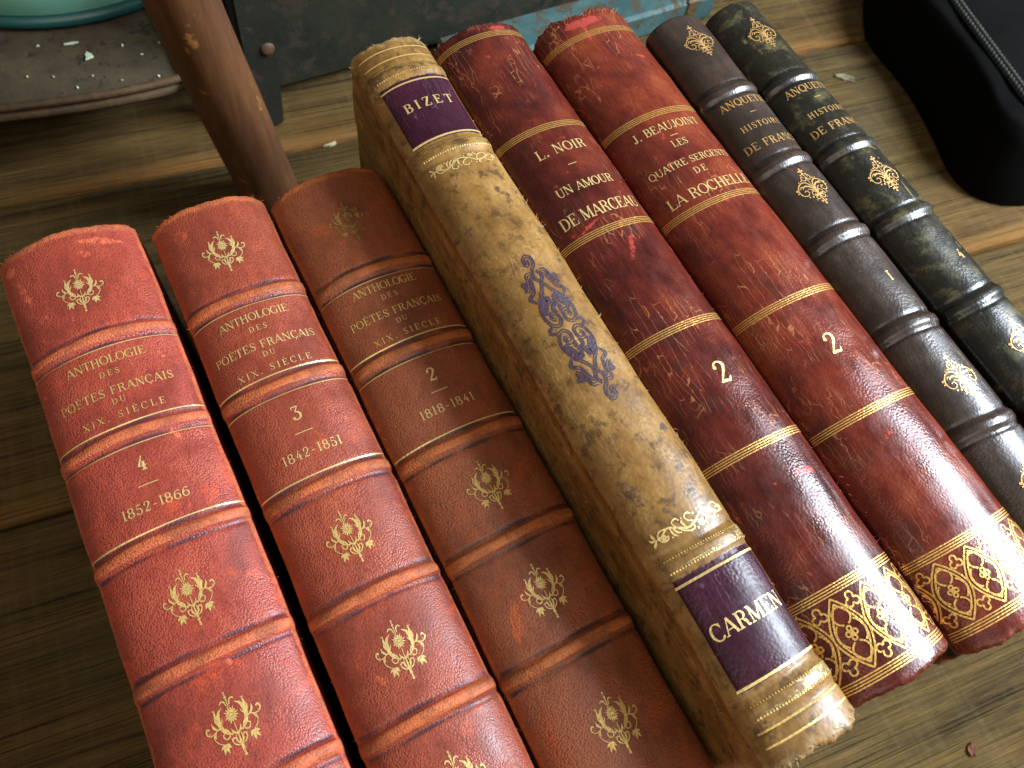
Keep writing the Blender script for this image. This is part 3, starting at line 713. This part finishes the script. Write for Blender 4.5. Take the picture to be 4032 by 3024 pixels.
# ---------- two small dark histories
def history(bk, label, lines, orns, num, cu, mats, grp):
    bk.build(label, grp, 'board_dark')
    for s, cap, wd, v in lines:
        T = Tool()
        if s == '_': T.line(cu - .0016, cu + .0016, v / 100, .0003); bk.lay('gold_dash', T, mats[0])
        else: T.text(s, cap, wd, cu, v / 100, .85); bk.lay('title_lettering', T, mats[0])
    for i, v in enumerate(orns):
        T = Tool(); T.items(tilt(HEART), .0158, .0182, cu, v / 100, 1.0, None); bk.lay('scroll_ornament', T, mats[1 if i == 0 else 2])
    T = Tool(); T.text(num[0], .0042, .004, num[1], num[2] / 100, .9); bk.lay('volume_number', T, mats[0])
HG = 'pair of dark calf history volumes'
H1 = Book(.2162, .0290, .1875, .0076, -.042, .2135, M['brown_h'], cm(17.0, 13.0, 9.2, 4.95, .75, -3.2), .0009, .0027, seed=12, edge_wear=.25, bandwear=.35, yaw=math.radians(-1.4), wave=.0003,
          scuffs=[(.008, .055, .0015, .010, 0, .5), (-.002, .038, .003, .0015, .3, .6), (.009, .03, .001, .012, 0, .5)])
history(H1, 'dark brown leather book lettered HISTOIRE DE FRANCE beside the garnet one', (('ANQUETIL', .0036, .0235, 16.25), ('_', 0, 0, 15.6), ('HISTOIRE', .0028, .0195, 14.95), ('DE FRANCE', .0036, .0275, 14.05)), (19.75, 11.45, 2.55, -1.4), ('1', .004, 6.95), .0008, (M['copper_worn'], M['copper_worn'], M['copper']), HG)
I1 = Book(.2500, .0290, .1875, .0076, -.042, .2115, M['black_i'], cm(16.55, 12.6, 8.95, 4.75, .5, -3.4), .0009, .0027, seed=15, edge_wear=.2, bandwear=.35, yaw=math.radians(-.2), wave=.0003,
          scuffs=[(-.003, .185, .008, .010, 0, .4), (.006, .098, .0008, .008, -.1, .8), (.0, .118, .010, .004, .3, .4), (.009, .07, .0015, .012, 0, .5), (-.004, .17, .006, .004, 0, .35)])
history(I1, 'rightmost book, black-green scuffed leather lettered HISTOIRE DE FRANCE', (('ANQUETIL', .0036, .0235, 15.85), ('_', 0, 0, 15.25), ('HISTOIRE', .0028, .0195, 14.5), ('DE FRANCE', .0036, .0275, 13.7)), (19.2, 10.8, 2.65, -1.4), ('4', .005, 6.6), .0012, (M['copper_worn'], M['copper_worn'], M['copper']), HG)

# ------------------------------------------------------------------ floor
def wood(name):
    t = NT(name)
    v = t.coord(scale=(1, 1, 1), rnd=True)
    vs = t.coord(scale=(2.2, 34, 10), rnd=True)
    vf = t.coord(scale=(7, 230, 60), rnd=True)
    vx = t.coord(scale=(60, 3, 10), rnd=True)
    g1 = t.noise(vs, 3.0, 8, 0.62, 0.8); g2 = t.noise(vf, 4.0, 6, 0.7, 0.3)
    c = t.ramp(t.math('ADD', t.math('MULTIPLY', g1, .6), t.math('MULTIPLY', g2, .4)), [(.36, (0.022, 0.013, 0.004)), (.46, (0.072, 0.043, 0.012)), (.57, (0.124, 0.076, 0.022)), (.68, (0.182, 0.115, 0.037))])
    blot = t.mr(t.noise(v, 14, 6, .65, .5), .46, .7)
    c = t.mix(t.math('MULTIPLY', blot, .55), c, (0.085, 0.062, 0.030))
    dk = t.mr(t.noise(v, 95, 4, .7), .68, .75)
    c = t.mix(t.math('MULTIPLY', dk, .75), c, (0.03, 0.022, 0.012))
    vl = t.coord(scale=(3, 420, 60), rnd=True)
    ln_ = t.mr(t.noise(vl, 2.2, 3, .6, .4), .60, .68)
    c = t.mix(t.math('MULTIPLY', ln_, .7), c, (0.018, 0.011, 0.005))
    pit = t.mr(t.noise(v, 420, 3, .7), .70, .76)
    c = t.mix(t.math('MULTIPLY', pit, .5), c, (0.24, 0.19, 0.10))
    saw = t.noise(vx, 3.0, 3, .6)
    c = t.mix(t.math('MULTIPLY', t.mr(saw, .5, .7), .22), c, (0.17, 0.125, 0.048))
    m = t.attr('mask')
    c = t.mix(t.math('MULTIPLY', m[0], t.mr(g2, .3, .6, .35, .95)), c, (0.26, 0.115, 0.028))
    c = t.mix(m[1], c, (0.035, 0.024, 0.014))
    h = t.math('ADD', t.math('SUBTRACT', g2, t.math('MULTIPLY', ln_, .6)), t.math('ADD', t.math('MULTIPLY', saw, .25), t.math('MULTIPLY', g1, .6)))
    return t.set(col=c, rough=t.mr(g1, .3, .7, .62, .85), nrm=t.bump(h, .9, .0018), spec=.18)
M['wood'] = wood('worn_pine_planks')
M['subfloor'] = simple('dark_joists', (0.01, 0.008, 0.006), (0.02, 0.015, 0.01), 30, .9)
PA = math.radians(-7.57)
floor = box_bev('floor', -1.3, 1.7, -1.2, 1.5, -.06, -.032, 0, M['subfloor'])
floor['kind'] = 'structure'; floor['label'] = 'wooden plank floor under the books'
floor.rotation_euler = (0, 0, PA)
SEAMS = [-1.10, -.89, -.68, -.47, -.245, -.03, .178, .382, .585, .79, .99, 1.2, 1.4]
for i in range(len(SEAMS) - 1):
    y0, y1 = SEAMS[i] + .0014, SEAMS[i + 1] - .0014
    ys = np.array([y0, y0 + .0012, y0 + .004, y0 + .011, (y0 * 2 + y1) / 3, (y0 + 2 * y1) / 3, y1 - .011, y1 - .004, y1 - .0012, y1])
    xs = np.linspace(-1.25, 1.65, 117)
    X, Y = np.meshgrid(xs, ys)
    Zp = np.zeros_like(X)
    e = np.minimum(Y - y0, y1 - Y)
    wob = .5 + .5 * np.sin(X * 23 + i) * np.sin(X * 57 + i * 3)
    Zp -= np.where(e < .0005, .003, np.where(e < .002, .0008 + .0006 * wob, np.where(e < .006, .0002 * wob, 0)))
    Zp += .0003 * np.sin(Y * 40 + i) - .0003
    Yb = Y + np.where(Y - y0 < .0005, .0006 * np.sin(X * 31 + i) + .0004 * np.sin(X * 83), 0) - np.where(y1 - Y < .0005, .0006 * np.sin(X * 29 + i * 2) + .0004 * np.sin(X * 71), 0)
    P = np.stack([X, Yb, Zp], -1)
    dn = P[:1].copy(); dn[..., 2] = -.03; up_ = P[-1:].copy(); up_[..., 2] = -.03
    P = np.concatenate([dn, P, up_], 0)
    m = np.zeros(P.shape[:2] + (4,)); m[..., 3] = 1
    m[1:5, :, 0] = np.array([.9, .9, .8, .25])[:, None] * (.6 + .4 * np.sin(xs * 17 + i * 2))[None, :]
    cx0 = (y0 + y1) / 2
    P[..., 1] -= cx0
    o = grid_obj('plank', P, M['wood'], floor, m)
    o.location = (0, cx0, 0)

# ------------------------------------------------------------------ things behind the books
def rusty(name, paint1, paint2, rust, amt=.5, rough=.6, scale=30):
    t = NT(name)
    v = t.coord()
    c = t.ramp(t.noise(v, scale, 6, .65), [(.35, paint1), (.65, paint2)])
    f = t.mr(t.noise(v, scale * 1.6, 9, .75, .4), amt, amt + .08)
    c = t.mix(f, c, t.mix(t.noise(v, 160, 4, .7), rust, tuple(x * .4 for x in rust)))
    return t.set(col=c, rough=t.mr(f, 0, 1, rough, .85), nrm=t.bump(t.noise(v, 260, 6, .7), .5, .0008))
M['chest'] = rusty('dark_green_chest_paint', (0.008, 0.011, 0.006), (0.020, 0.023, 0.012), (0.036, 0.022, 0.010), .50)
M['teal'] = rusty('flaking_teal_paint', (0.018, 0.060, 0.060), (0.048, 0.115, 0.112), (0.085, 0.055, 0.026), .49, .65)
M['iron'] = rusty('dark_iron', (0.010, 0.011, 0.007), (0.019, 0.019, 0.012), (0.05, 0.026, 0.012), .55, .6)
M['tray'] = rusty('dirty_tray_metal', (0.038, 0.025, 0.012), (0.070, 0.047, 0.022), (0.024, 0.015, 0.007), .54, .75, 60)
M['rim'] = rusty('rusted_rim', (0.04, 0.023, 0.010), (0.085, 0.048, 0.018), (0.13, 0.065, 0.020), .5, .6, 70)
M['enamel'] = NT('aqua_enamel').set(col=(0.34, 0.86, 0.70), rough=.25, spec=.6)
M['enamel_rim'] = NT('dark_teal_enamel').set(col=(0.008, 0.07, 0.065), rough=.3, spec=.6)
M['bag'] = simple('black_bag_leather', (0.0012, 0.0012, 0.001), (0.0026, 0.0026, 0.0022), 40, .9, 0, .3, 500, .0004, spec=.08)
M['braid'] = simple('grey_green_braid', (0.035, 0.035, 0.025), (0.075, 0.07, 0.05), 220, .85)
M['chip'] = simple('pale_paint_chip', (0.45, 0.50, 0.36), (0.62, 0.66, 0.50), 150, .6)
M['splinter'] = simple('grey_splinter', (0.10, 0.085, 0.045), (0.20, 0.17, 0.10), 150, .8)
M['woodchip'] = simple('pale_wood_chip', (0.30, 0.23, 0.12), (0.45, 0.37, 0.22), 150, .8)

# turned wooden leg, paint worn to bare wood in patches
def leg_mat():
    t = NT('worn_brown_varnish')
    vs = t.coord(scale=(1, 1, .12))
    n = t.noise(vs, 120, 7, .7, .4); v = t.coord()
    c = t.ramp(n, [(.30, (0.060, 0.024, 0.010)), (.52, (0.105, 0.041, 0.014)), (.74, (0.16, 0.065, 0.020))])
    f = t.mr(t.math('ADD', t.math('MULTIPLY', t.noise(v, 55, 8, .75), .6), t.math('MULTIPLY', t.noise(vs, 60, 4, .6), .4)), .57, .62)
    c = t.mix(f, c, (0.36, 0.15, 0.04))
    return t.set(col=c, rough=.6, nrm=t.bump(n, .35, .0008), spec=.35)
M['leg'] = leg_mat()
b0, b1 = Vector((.0585, .340, 0)), Vector((-.012, .330, .56))
ax = (b1 - b0).normalized(); sx = ax.cross(Vector((0, 1, 0))).normalized(); sy = ax.cross(sx)
n, mm = 90, 33
P = np.zeros((n, mm, 3))
for i in range(n):
    t = i / (n - 1); c = b0.lerp(b1, t)
    r = .0160 + .0045 * t + .0008 * math.sin(t * 17) + .0012 * math.exp(-((t - .02) / .03) ** 2)
    for j in range(mm):
        a = 2 * math.pi * j / (mm - 1)
        rr = r * (1 + .012 * math.sin(3 * a + t * 9) + .008 * math.sin(7 * a))
        P[i, j] = c + sx * (rr * math.cos(a)) + sy * (rr * math.sin(a))
P[..., 2] = np.maximum(P[..., 2], 0.0002)
lg = grid_obj('stool_leg', P, M['leg'])
tag(lg, 'round wooden leg with worn brown varnish standing behind the red books', 'stool leg')

# old painted chest
ch = empty('storage_chest', (.30, .56, 0), 'dark green painted chest with iron leg standing behind the books', 'chest')
def wp(o, loc): # world-built mesh -> local to chest
    for v_ in o.data.vertices: v_.co -= Vector(loc)
    return o
cl = (.30, .56, 0)
wp(box_bev('chest_body', .088, .50, .419, .80, .006, .36, .004, M['chest'], ch), cl)
wp(box_bev('lid', .083, .505, .413, .805, .3605, .392, .005, M['chest'], ch), cl)
import bmesh
def prism(name, pts, th, mat, parent, loc, bev=.0015):
    """polygon in the x/z plane at y, extruded along +y"""
    bm = bmesh.new()
    a = [bm.verts.new((x, y, z)) for x, y, z in pts]
    f = bm.faces.new(a)
    r = bmesh.ops.extrude_face_region(bm, geom=[f])
    for v_ in r['geom']:
        if isinstance(v_, bmesh.types.BMVert): v_.co.y += th
    bmesh.ops.recalc_face_normals(bm, faces=bm.faces)
    bmesh.ops.bevel(bm, geom=list(bm.edges), offset=bev, segments=2, affect='EDGES')
    me = bpy.data.meshes.new(name); bm.to_mesh(me); bm.free(); me.materials.append(mat)
    o = link(bpy.data.objects.new(name, me), parent)
    return wp(o, loc)
prism('iron_leg', [(.071, .396, .0), (.087, .396, .0), (.0885, .396, .02), (.106, .396, .30), (.076, .396, .30), (.069, .396, .02)], .016, M['iron'], ch, cl)
def rivet(x, y, z, r, parent, loc):
    bm = bmesh.new()
    bmesh.ops.create_uvsphere(bm, u_segments=20, v_segments=12, radius=r)
    for v_ in bm.verts:
        v_.co = Vector((v_.co.x + x, v_.co.y * .5 + y, v_.co.z + z))
    me = bpy.data.meshes.new('rivet'); bm.to_mesh(me); bm.free(); me.materials.append(M['rim'])
    me.polygons.foreach_set('use_smooth', [True] * len(me.polygons))
    return wp(link(bpy.data.objects.new('rivet', me), parent), loc)
rivet(.0855, .396, .062, .0045, ch, cl)
# teal batten in front of the chest
tb = box_bev('painted_batten', .205, .428, .379, .4125, .0, .022, .0025, M['teal'])
tag(tb, 'flaking teal painted batten on the floor in front of the dark chest', 'batten')
en = box_bev('bare_end_strip', .398, .410, .3782, .4133, .0003, .0229, .0015, M['rim'], tb)
en['label'] = 'rusty orange strip across the teal batten'

# metal tray table at upper left with an aqua enamel basin
tr = empty('metal_tray', (-.22, .60, 0), 'dirty dark metal tray stand with a rusted rim', 'tray')
tl_ = (-.22, .60, 0)
def front(x): return .3960 + .30 * max(0, -(x - .02)) ** 1.55 * 1.9
xs = np.linspace(-.50, .034, 70)
# top sheet, then rim bead along its front edge
yy = np.linspace(0, 1, 12)
P = np.array([[(x, front(x) + .006 + (0.80 - front(x)) * t, .0545) for x in xs] for t in yy])
o = grid_obj('tray_sheet', P - np.array(tl_), M['tray'], tr)
prof = [(.007, .0545), (.0045, .0570), (.002, .0590), (-.0005, .0590), (-.0015, .0570), (-.0006, .0552), (.0004, .0545), (-.0012, .0535), (-.0026, .0515), (-.0022, .0500), (0, .0490), (.008, .0490), (.30, .0490)]
P = np.array([[(x, front(x) + a, z) for x in xs] for a, z in prof])
grid_obj('rolled_rim', P - np.array(tl_), M['rim'], tr)
box = wp(box_bev('side_rim', .0345, .0385, .384, .80, .0475, .0590, .001, M['rim'], tr), tl_)
for x, y in ((-.46, .78), (.02, .78), (-.46, .56), (.02, .50)):
    wp(box_bev('leg', x - .008, x + .008, y - .008, y + .008, 0, .0474, .001, M['iron'], tr), tl_)

def lathe(name, prof, mat, parent, n=72):
    P = np.zeros((len(prof), n + 1, 3))
    for i, (r, z) in enumerate(prof):
        a = np.linspace(0, 2 * np.pi, n + 1)
        P[i, :, 0] = r * np.cos(a); P[i, :, 1] = r * np.sin(a); P[i, :, 2] = z
    return grid_obj(name, P, mat, parent)
bc = (.006, .578, .0547)
bs = empty('enamel_basin', bc, 'round aqua enamel basin with dark teal foot on the metal tray', 'basin')
lathe('foot_ring', [(0.0, .001), (.110, .001), (.1185, .0012), (.1215, .0035), (.1205, .007), (.117, .0085)], M['enamel_rim'], bs)
lathe('basin_wall', [(.1165, .0080), (.1180, .010), (.124, .03), (.134, .07), (.139, .085), (.1385, .087), (.131, .07), (.120, .03), (.112, .012), (0, .011)], M['enamel'], bs)
lathe('rolled_lip', [(.1395 + .003 * math.cos(a), .0875 + .003 * math.sin(a)) for a in np.linspace(0, 2 * math.pi, 13)], M['enamel_rim'], bs)

# black bag at upper right
bg = empty('black_bag', (.66, .24, 0), 'soft black bag with braided trim lying on the floor at upper right', 'bag')
bl = Vector((.66, .24, 0))
out = np.array([(.575, .362), (.552, .336), (.536, .312), (.532, .292), (.531, .270), (.527, .242), (.516, .206), (.508, .185), (.505, .168), (.511, .150), (.536, .133), (.60, .122), (.70, .118), (.80, .14), (.85, .22), (.84, .33), (.78, .40), (.68, .415), (.61, .395), (.568, .350)])
out = np.vstack([catmull(out[:-1], 3), out[:1]])
cen = np.array([.69, .26])
lev = [(1.0, .0), (1.0, .010), (.975, .026), (.945, .042), (.925, .0505), (.905, .0530), (.6, .0545), (.3, .055), (0.0, .055)]
P = np.zeros((len(lev), len(out), 3))
for i, (k, z) in enumerate(lev):
    q = cen + (out - cen) * k
    P[i, :, :2] = q; P[i, :, 2] = z + (.0006 * np.sin(np.arange(len(out)) * .8) if 1 < i < 8 else 0)
P[..., 2] = np.maximum(P[..., 2], .0005)
grid_obj('bag_body', P - np.array(bl), M['bag'], bg)
# braided trim: two rows of stitches on a tape along the upper edge
q0, q1 = np.array((.569, .330)), np.array((.537, .170))
tape = []
TT = np.linspace(-.1, 1.15, 60)
dirv = (q1 - q0) / np.linalg.norm(q1 - q0); nv_ = np.array([-dirv[1], dirv[0]])
def bag_z(p):
    # height of the bag surface along the ray from its centre
    d = p - cen; a = np.arctan2(d[1], d[0]); ao = np.arctan2((out - cen)[:, 1], (out - cen)[:, 0])
    i = np.argmin(np.abs(np.angle(np.exp(1j * (ao - a)))))
    k = np.linalg.norm(d) / np.linalg.norm(out[i] - cen)
    ks = [l[0] for l in lev[2:]][::-1]; zs = [l[1] for l in lev[2:]][::-1]
    return float(np.interp(k, ks, zs)) + .0018
P = np.array([[(*(q0 + (q1 - q0) * t + nv_ * w), bag_z(q0 + (q1 - q0) * t + nv_ * w) + .0003 * (1 - abs(w) / .0045)) for t in TT] for w in (-.0045, -.002, 0, .002, .0045)])
grid_obj('trim_tape', P - np.array(bl), M['bag'], bg)
V, F = [], []
for row in (-.0021, .0021):
    for t in np.linspace(-.08, 1.13, 62):
        p = q0 + (q1 - q0) * t + nv_ * row
        a = math.atan2(dirv[1], dirv[0]) + (.45 if row > 0 else -.45)
        o = len(V); z = bag_z(p) + .0016
        e = np.array([math.cos(a), math.sin(a)]); f = np.array([-e[1], e[0]])
        ringp = [(-1, 0, 0), (-.5, .75, .2), (.5, .75, .2), (1, 0, 0), (.5, -.75, .2), (-.5, -.75, .2)]
        for (a1, a2, a3) in ringp: V.append((*(p + e * a1 * .0017 + f * a2 * .0009), z + a3 * .0005))
        V.append((*p, z + .0013))
        F += [(o + i, o + (i + 1) % 6, o + 6) for i in range(6)]
V = [Vector(v_) - bl for v_ in V]
st = mesh_obj('braid_stitches', V, F, M['braid'], bg)

# ------------------------------------------------------------------ small debris
def chip(name, x, y, z, sx, sy, h, rot, mat, label, cat, seed, group=None):
    r = random.Random(seed)
    n = 9
    ring_ = [(math.cos(2 * math.pi * k / n + r.uniform(-.3, .3)) * sx * r.uniform(.45, 1.15), math.sin(2 * math.pi * k / n + r.uniform(-.3, .3)) * sy * r.uniform(.45, 1.15)) for k in range(n)]
    V = [(a, b, 0) for a, b in ring_] + [(a * .9, b * .9, h * r.uniform(.3, 1.3)) for a, b in ring_]
    V.append((sx * r.uniform(-.3, .3), sy * r.uniform(-.3, .3), h * r.uniform(.6, 1.5)))
    F = [(n + k, n + (k + 1) % n, 2 * n) for k in range(n)] + [(k, (k + 1) % n, n + (k + 1) % n, n + k) for k in range(n)]
    o = mesh_obj(name, V, F, mat, None, False)
    o.location = (x, y, z); o.rotation_euler = (0, 0, rot)
    return tag(o, label, cat, group)
chip('paint_chip', -.0165, .4475, .0550, .0045, .0013, .0008, -.15, M['chip'], 'pale oblong paint chip on the tray just below the aqua basin', 'paint chip', 1)
chip('paint_chip', -.0100, .4340, .0550, .0026, .0042, .0008, -.3, M['chip'], 'pale triangular paint chip on the tray', 'paint chip', 2)
k = 0
for (x, y) in ((.010, .436), (-.032, .425), (.018, .425), (-.012, .418), (-.022, .412), (.002, .409), (-.034, .452), (.030, .431), (-.002, .402), (-.045, .430), (.022, .405)):
    k += 1
    chip('crumb', x, y, .0550, .0010, .0008, .0006, k, M['chip'] if k % 2 else M['woodchip'], 'tiny pale crumb scattered on the dirty metal tray', 'crumb', 10 + k, 'crumbs on the tray')
chip('wood_chip', .108, .368, .0002, .0050, .0018, .0016, .15, M['woodchip'], 'pale wood chip on the floor left of the BIZET book head', 'wood chip', 3)
chip('splinter', .492, .284, .0002, .0100, .0036, .0016, -.75, M['splinter'], 'pale splinter on the floor between the dark books and black bag', 'splinter', 4)
k = 0
for (x, y) in ((.30, .27), (.37, .23), (.43, .30), (.47, .19), (.40, .16), (.44, .25), (.29, .33), (.46, .34)):
    k += 1
    chip('crumb', x, y, .0002, .0011, .0009, .0007, k, M['woodchip'], 'tiny pale crumb on the floor right of the books', 'crumb', 40 + k, 'crumbs on the floor')

chip('dry_fragment', .252, -.119, .0002, .0045, .0028, .0014, .9, simple('rust_red_bark', (0.10, 0.03, 0.014), (0.17, 0.055, 0.025), 200, .8), 'rust-red dry fragment on the floor below the wine-red books', 'fragment', 81)
